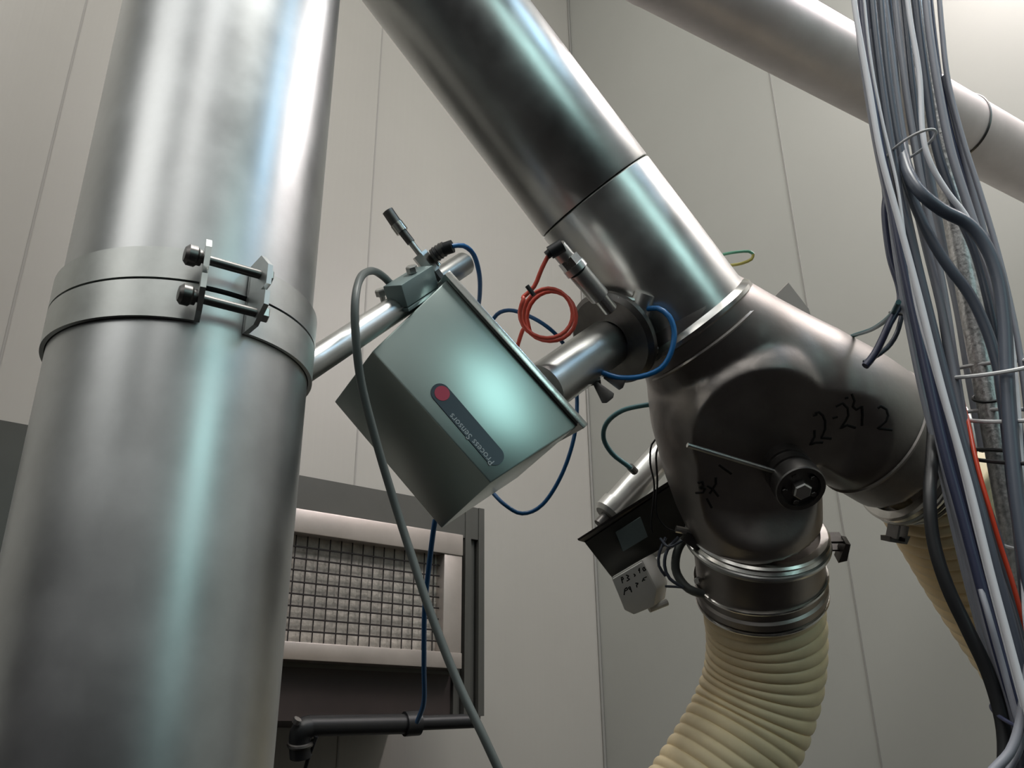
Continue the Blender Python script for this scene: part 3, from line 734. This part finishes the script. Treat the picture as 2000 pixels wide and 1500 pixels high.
handwriting('marker_writing', [
    crop([(405, 610), (450, 590), (470, 630), (425, 665)], 1180, 1080, .08), crop([(420, 620), (450, 740)], 1180, 1080, .08),
    crop([(530, 540), (600, 560), (560, 610), (620, 640), (550, 690)], 1180, 1080, .08),
    crop([(720, 510), (760, 540), (740, 580)], 1180, 1080, .08),
    crop([(840, 440), (860, 360), (870, 490)], 1180, 1080, .08), crop([(940, 380), (1000, 300), (1040, 320), (1030, 410), (970, 440), (940, 380)], 1180, 1080, .08),
    crop([(505, 880), (550, 845), (575, 890), (510, 930)], 1180, 1080, .08), crop([(505, 880), (488, 1030)], 1180, 1080, .08),
    crop([(640, 900), (590, 850), (630, 820), (670, 960)], 1180, 1080, .08), crop([(760, 740), (830, 740), (790, 790), (800, 840)], 1180, 1080, .08),
    crop([(930, 700), (960, 620), (1040, 580)], 1180, 1080, .08), crop([(950, 660), (1000, 660)], 1180, 1080, .08)], jt, 3.2, jb)
cyl(MB(), P(1268, 1190, 1.52), P(1303, 1176, 1.53), 0.006, 10).build('hinge', 'white_box', jb)
for i, (pts, wd) in enumerate((
    [[(1352, 1040, 1.5), (1330, 1062, 1.49), (1320, 1090, 1.485), (1322, 1120, 1.485), (1345, 1150, 1.47), (1385, 1163, 1.47), (1400, 1165, 1.50)], 17],
    [[(1300, 1050, 1.5), (1288, 1080, 1.49), (1287, 1105, 1.49), (1300, 1125, 1.49)], 6],
    [[(1325, 1050, 1.5), (1303, 1075, 1.48), (1298, 1105, 1.475), (1308, 1130, 1.47), (1335, 1148, 1.465)], 7],
    [[(1300, 1145, 1.5), (1330, 1147, 1.48), (1350, 1152, 1.475)], 5],
    [[(1290, 1052, 1.5), (1305, 1068, 1.47), (1322, 1062, 1.47), (1334, 1055, 1.48)], 5])):
    cable('control_cable', ['thick bunched grey cable curving below the left latch of the downward outlet', 'thinnest outer cable loop beside the white junction box', 'inner dark cable loop beside the white junction box', 'short cable running right out of the white junction box', 'short curled wire end under the angled bracket'][i], pts, wd, 'slate_cable' if i else 'grey_cable')
hg = thing('clamp_hinge', 'small steel hinge on the left side of the downward outlet clamp', 'hinge', P(1345, 1045, 1.42))
cyl(MB(), P(1320, 1033, 1.43), P(1352, 1040, 1.43), 0.006, 10).build('hinge_pin', 'steel', hg)
cbox(MB(), P(1350, 1055, 1.43), camdir(1, -0.7, 0)*0.03, camdir(0.7, 1, 0)*0.018, CF*0.012).build('hinge_plate', 'dark_steel', hg, bevel=0.002)

# ------------------------------------------------------------------ wall cabinet with grille, along the left wall
OFF = 0.55
Q0 = K+D2*OFF
def W(x, y, off=OFF):      # pixel -> (s along D1 measured from the corner, z) on the plane parallel to the left wall
    e = ray(x, y); q = K+D2*off; t = (q-CC).dot(D2)/e.dot(D2); p = CC+e*t; return (p-q).dot(D1), p.z
def WP(s, z, off): return K+D2*off+D1*s+V((0, 0, z))
cab = thing('ventilation_cabinet', 'grey sheet metal ventilation cabinet with a framed wire grille, low on the left wall', 'cabinet', WP(W(930, 1400)[0], W(930, 1400)[1], OFF))
sR, zT = W(957, 988); _, zB = W(932, 1412); sL = W(0, 900)[0]-0.5
def wbox(s0, s1, z0, z1, o0, o1): return box(MB(), WP(s0, z0, o0), D1*(s1-s0), V((0, 0, z1-z0)), D2*(o1-o0))
zT = (zT + W(590, 925)[1])/2
sG0 = W(330, 1100)[0]; sG1 = W(905, 1045)[0]
zF1 = W(740, 1018)[1]; zG1 = (W(740, 1062)[1]); zG0 = W(710, 1262)[1]; zF0 = W(710, 1296)[1]
wbox(sL, sR, zB+0.02, zT, 0.02, OFF-0.06).build('casing', 'cab', cab)
wbox(sL, sR, zF1, zT, OFF-0.06, OFF-0.03).build('upper_panel', 'cab', cab)
wbox(sL, sG0, zF0-0.012, zF1, OFF-0.06, OFF-0.03).build('left_panel', 'cab', cab)
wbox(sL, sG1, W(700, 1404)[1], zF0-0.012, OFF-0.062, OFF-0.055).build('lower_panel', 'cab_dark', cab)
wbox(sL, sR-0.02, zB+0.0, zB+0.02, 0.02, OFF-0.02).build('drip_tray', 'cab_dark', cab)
# frame
for z0, z1 in ((zG1, zF1), (zF0, zG0)): wbox(sG0, sG1, z0, z1, OFF-0.06, OFF+0.0).build('frame_rail', 'frame', cab, bevel=0.003)
sv = W(868, 1170)[0]
wbox(sv, sG1, zG0, zG1, OFF-0.06, OFF-0.004).build('frame_stile', 'frame', cab, bevel=0.003)
wbox(sG0, sv, zG0, zG1, OFF-0.060, OFF-0.045).build('filter_pad', 'filter', cab)
g = MB(); px_s = (W(700, 1150)[0]-W(678, 1150)[0])
s = sv-px_s*0.5
while s > sG0:
    cyl(g, WP(s, zG0, OFF-0.034), WP(s, zG1, OFF-0.034), 0.0018, 6); s -= px_s
dz = (zG1-zG0)/9.0
for i in range(1, 9): cyl(g, WP(sG0, zG0+dz*i, OFF-0.030), WP(sv, zG0+dz*i, OFF-0.030), 0.0024, 6)
g.build('wire_mesh', 'wire', cab)
for i in range(4):
    s0 = sG1+(sR-sG1)*i/4
    wbox(s0+0.002, s0+(sR-sG1)/4-0.002, zB+0.02, zT-0.02*(3-i)*0.5, OFF-0.06, OFF-0.045+0.018*(i % 2)).build('side_profile', 'cab', cab)
# black tube under the cabinet
bt_ = thing('drain_tube', 'black horizontal tube with a sleeve running under the ventilation cabinet', 'tube', P(700, 1415, 2.3))
b0, b1, b2, b3 = P(600, 1418, 2.05), P(790, 1414, 2.2), P(818, 1412, 2.22), P(925, 1408, 2.3)
cyl(MB(), b0, b1, 0.024, 20).build('thick_sleeve', 'black', bt_)
cyl(MB(), b1, b2, 0.030, 20).build('coupling', 'black', bt_)
cyl(MB(), b2, b3, 0.018, 20).build('thin_end', 'black', bt_)
el = thing('pipe_elbow', 'dark knobbly pipe elbow beside the duct at the end of the black tube', 'elbow', P(590, 1440, 2.04))
sweep(MB(), spline([P(604, 1420, 2.05), P(590, 1425, 2.04), P(586, 1445, 2.04), P(588, 1478, 2.04)]), 0.026, 20).build('elbow_bend', 'black', el)
torus(MB(), P(587, 1452, 2.04), CU, 0.026, 0.006, 28, 8).build('collar', 'dark_steel', el)
cyl(MB(), P(577, 1412, 2.02), P(582, 1404, 2.02), 0.010, 8).build('plug', 'steel', el)
cable('thin_hose', 'thin black hose dropping from the pipe elbow at the bottom of the picture', [(618, 1438, 2.04), (610, 1460, 2.04), (598, 1495, 2.04), (590, 1540, 2.04)], 8, 'black', cat='hose')
o = wbox(W(530, 1420)[0]-0.05, W(575, 1420)[0], W(560, 1600)[1], zF0-0.2, OFF-0.3, OFF-0.2).build('support_post', 'cab_dark'); tag(o, 'dark support post low between the duct and the black tube elbow', 'post')

# ------------------------------------------------------------------ conduit and cable bundle
cdt = thing('conduit_pipe', 'speckled galvanised conduit pipe in the middle of the cable bundle', 'conduit', P(1942, 850, 1.10))
c_a, c_b = P(1762+0.19*70, -50, 1.10*upright(-50)), P(2058, 1460, 1.10*upright(1460)); c_d = (c_a-c_b).normalized()
cyl(MB(), c_b-c_d*(c_b.z/c_d.z-0.01), c_a+c_d*((6.15-c_a.z)/c_d.z), 23*1.10/FPX, 28).build('conduit_wall', 'conduit', cdt)
G = 'grey and dark cables running down in the bundle'
CB = [
 ('white_cable', 'long thin white cable down the front of the bundle, from top to bottom right', [(1664, -40), (1672, 30), (1697, 170), (1720, 300), (1755, 430), (1795, 580), (1840, 760), (1893, 950), (1935, 1120), (1975, 1270), (2015, 1420)], 14, 0.955),
 ('white_cable', 'second white cable, bending right behind the thick dark cable at mid bundle', [(1768, -40), (1778, 40), (1796, 150), (1802, 260), (1818, 320), (1850, 375), (1885, 420), (1915, 480), (1948, 560), (1970, 640), (1984, 760), (1993, 900), (1998, 1060), (2004, 1200)], 13, 0.97),
 ('slate_cable', 'thick dark cable slanting right across the upper bundle, below the top white tie', [(1730, -40, 1.07), (1742, 100, 1.07), (1752, 230, 1.05), (1768, 320, 0.99), (1795, 372, 0.965), (1840, 410), (1890, 437), (1925, 480), (1950, 545), (1962, 630), (1966, 720), (1972, 820), (1985, 960), (2005, 1100)], 22, 0.965),
 ('slate_cable', 'dark cable slanting right across the conduit under the thick dark one', [(1716, -40), (1735, 160), (1765, 330), (1800, 430), (1845, 510), (1890, 570), (1925, 640), (1950, 720), (1962, 800), (1980, 960), (2005, 1120)], 18, 1.0),
 ('navy_cable', 'navy cable forming the left bulge of the bundle, leaving towards the valve', [(1690, -40, 1.07), (1700, 80, 1.07), (1712, 190), (1724, 300), (1731, 370), (1728, 420), (1738, 500), (1756, 560), (1757, 595), (1738, 630), (1722, 665), (1708, 692), (1690, 715)], 12, 1.06),
 ('slate_cable', 'dark twin wire curving from the tied joint down to the valve neck', [(1700, 150), (1722, 330), (1738, 470), (1758, 560), (1762, 605), (1752, 650), (1732, 680), (1706, 698), (1688, 708)], 8, 1.08),
 ('mid_cable', 'left outermost grey cable of the upper bundle', [(1676, -40), (1684, 40), (1710, 200), (1736, 330), (1752, 430), (1772, 520), (1800, 650), (1815, 760), (1850, 930), (1890, 1080), (1925, 1220), (1965, 1380), (1985, 1500), (1990, 1580)], 13, 1.01),
 ('slate_cable', 'dark slate cable just right of the front white cable', [(1700, -40), (1712, 80), (1732, 230), (1758, 380), (1788, 500), (1822, 640), (1860, 790), (1900, 940), (1945, 1110), (1985, 1260), (2020, 1400)], 15, 0.99),
 ('navy_cable', 'navy cable left of the front white cable in the lower bundle', [(1680, -40), (1694, 100), (1712, 250), (1738, 380), (1756, 480), (1782, 600), (1808, 720), (1842, 870), (1880, 1010), (1912, 1130), (1950, 1270), (1990, 1400), (2020, 1500)], 16, 0.99),
 ('mid_cable', 'grey cable beside the navy one, lower left flank of the bundle', [(1700, 60), (1722, 260), (1742, 440), (1760, 560), (1775, 640), (1800, 760), (1830, 880), (1866, 1010), (1898, 1150), (1925, 1260), (1950, 1370), (1965, 1440), (1970, 1560)], 11, 1.03),
 ('mid_cable', 'grey cable through the centre of the upper bundle', [(1722, -40), (1738, 80), (1756, 220), (1778, 350), (1806, 470), (1838, 600), (1862, 730), (1882, 850), (1904, 960), (1938, 1090), (1975, 1200), (2010, 1340)], 14, 1.02),
 ('white_cable', 'pale thin cable between the two long white cables', [(1684, -40), (1700, 110), (1722, 230), (1752, 360), (1768, 470), (1790, 600), (1826, 730), (1866, 870), (1900, 1010), (1935, 1150), (1975, 1300), (2010, 1430)], 7, 0.962),
 ('mid_cable', 'grey cable left of the conduit at mid bundle', [(1744, -40), (1758, 90), (1776, 220), (1800, 360), (1826, 480), (1848, 600), (1866, 720), (1884, 830), (1906, 930), (1945, 1040), (1975, 1150), (2010, 1290)], 13, 1.04),
 ('slate_cable', 'slate cable behind the second white cable near the top', [(1785, -40), (1796, 60), (1812, 180), (1830, 290), (1866, 400), (1908, 500), (1942, 640), (1955, 760), (1975, 880), (1990, 1000), (2005, 1120)], 17, 1.03),
 ('mid_cable', 'grey-blue cable right of the second white cable near the top', [(1805, -40), (1815, 60), (1832, 170), (1856, 290), (1890, 400), (1920, 490), (1948, 590), (1968, 690), (1978, 800), (1988, 930), (1996, 1080)], 15, 1.01),
 ('navy_cable', 'navy cable along the right flank of the upper bundle', [(1812, -40), (1822, 60), (1838, 180), (1866, 300), (1900, 400), (1930, 480), (1955, 570), (1972, 660), (1985, 800), (2005, 960)], 13, 1.045),
 ('mid_cable', 'right outermost pale grey cable of the upper bundle', [(1832, -40), (1840, 60), (1852, 160), (1880, 270), (1912, 370), (1945, 480), (1970, 580), (1990, 680), (2005, 790), (2015, 900)], 10, 1.02),
 ('black_cable', 'thick black cable hanging in a bow in front of the sloping cream hose', [(1775, 480, 1.09), (1796, 610, 1.09), (1812, 740, 1.06), (1822, 830, 1.04), (1820, 900, 1.02), (1816, 975, 1.0), (1824, 1060, 1.0), (1850, 1145, 1.0), (1890, 1230, 1.0), (1928, 1310, 1.0), (1952, 1385, 1.0), (1962, 1450, 1.0), (1960, 1540, 1.0)], 25, 1.0),
 ('slate_cable', 'dark cable hugging the left side of the conduit at mid height', [(1762, -40), (1782, 160), (1806, 380), (1832, 560), (1850, 680), (1870, 790), (1888, 880), (1915, 1000), (1960, 1120), (1990, 1230), (2020, 1340)], 13, 1.06),
 ('orange_cable', 'orange cable showing beside the conduit in the lower bundle', [(1850, 640, 1.09), (1868, 730, 1.08), (1884, 800, 1.05), (1893, 835, 1.03), (1902, 880, 1.01), (1914, 930, 1.0), (1930, 985, 0.995), (1952, 1060, 0.995), (1975, 1130, 0.995), (1995, 1200, 0.995), (2010, 1250, 0.995)], 9, 1.0),
 ('mid_cable', 'grey cable on the right of the conduit in the lower bundle', [(1846, 150), (1890, 330), (1930, 500), (1954, 640), (1966, 800), (1976, 900), (1985, 1010), (1996, 1120), (2010, 1230)], 14, 1.04),
 ('mid_cable', 'thin blue-grey cable at the lower edge of the bundle, near the bottom tie', [(1850, 800, 1.06), (1880, 980, 1.05), (1905, 1110, 1.0), (1930, 1200), (1958, 1300), (1982, 1390), (1995, 1440), (1985, 1480), (1950, 1530)], 9, 0.98),
 ('mid_cable', 'grey cable curling out at the bottom right corner', [(2010, 1300), (1998, 1380), (1988, 1430), (1972, 1470), (1940, 1505), (1910, 1540)], 14, 0.965),
 ('slate_cable', 'dark cable ending at the bottom right corner under the navy tie', [(1960, 1180), (1985, 1290), (2000, 1380), (2005, 1460), (1998, 1560)], 18, 1.02),
 ('mid_cable', 'broad grey cable at the back of the upper bundle, behind the second white cable', [(1755, -40), (1768, 60), (1784, 200), (1812, 340), (1846, 480), (1874, 600), (1898, 740), (1925, 880)], 20, 1.15),
 ('slate_cable', 'dark cable at the back of the upper bundle, left half', [(1705, -40), (1722, 120), (1746, 300), (1780, 470), (1812, 610), (1840, 740), (1868, 870), (1900, 1010)], 18, 1.08),
 ('slate_cable', 'dark cable at the back of the upper bundle, right half', [(1795, -40), (1808, 80), (1828, 240), (1864, 400), (1905, 540), (1935, 680), (1955, 820), (1975, 980)], 18, 1.15),
 ('mid_cable', 'grey cable at the back of the left flank of the bundle', [(1668, -40), (1686, 120), (1712, 280), (1746, 440), (1782, 620), (1815, 790), (1850, 960), (1885, 1110), (1925, 1260)], 14, 1.05),
 ('navy_cable', 'navy cable under the two long white cables in the lower bundle', [(1800, 640), (1836, 790), (1878, 960), (1918, 1110), (1958, 1250), (2000, 1380)], 17, 1.035),
]
MATN = {'black_cable': 'black', 'orange_cable': 'orange'}
NM = {'slate_cable': 'dark_cable', 'mid_cable': 'grey_cable'}
for mname, lab, pts, wd, dep in CB:
    cable(NM.get(mname, mname), lab, pts, wd*(1.0 if mname in ('white_cable','orange_cable','black_cable') else 1.25), MATN.get(mname, mname), dep, G, up=True, ends=True)
def tie(label, a, b, depth, deep, m, wpx=7, sag=0):
    depth *= upright((a[1]+b[1])/2)
    A_, B2_ = P(*a, depth), P(*b, depth); c = (A_+B2_)/2; x = (B2_-A_)/2
    y = CF*deep+CU*sag
    pts = [c+y*0+x*math.cos(2*math.pi*i/40)+y*math.sin(2*math.pi*i/40) for i in range(40)]
    o = sweep(MB(), pts, wpx/2*depth/FPX, 8, closed=True, flat=0.9).build('cable_tie', m)
    tag(o, label, 'cable tie', 'ties around the cable bundle')
tie('white tie around the upper bundle, just above the thick dark cable', (1740, 296), (1812, 282), 0.99, 0.05, 'tie_white', 6, -0.009)
tie('white tie around cables and conduit, upper of the two pale ones at mid height', (1850, 738), (1992, 704), 1.03, 0.085, 'tie_white', 9, 0.0)
tie('white tie around the conduit, lower of the two pale ones at mid height', (1902, 822), (2005, 800), 1.03, 0.085, 'tie_white', 9, 0.0)
tie('narrow black tie around the conduit between the two white ties', (1904, 782), (1954, 771), 1.10, 0.018, 'black', 6, 0.004)
tie('black tie around the conduit beside the orange cable', (1903, 897), (1998, 884), 1.03, 0.085, 'black', 9, 0.0)
tie('navy tie around the bottom of the cable bundle', (1957, 1403), (2030, 1400), 0.99, 0.04, 'navy_cable', 9, 0.0)
tie('short pale tie low on the conduit at the right edge', (1966, 1068), (2040, 1062), 1.08, 0.04, 'tie_white', 9, 0.0)
tie('dark tie where thin cables leave the bundle for the valve', (1744, 612), (1772, 610), 1.07, 0.02, 'dark_steel', 7, 0.003)
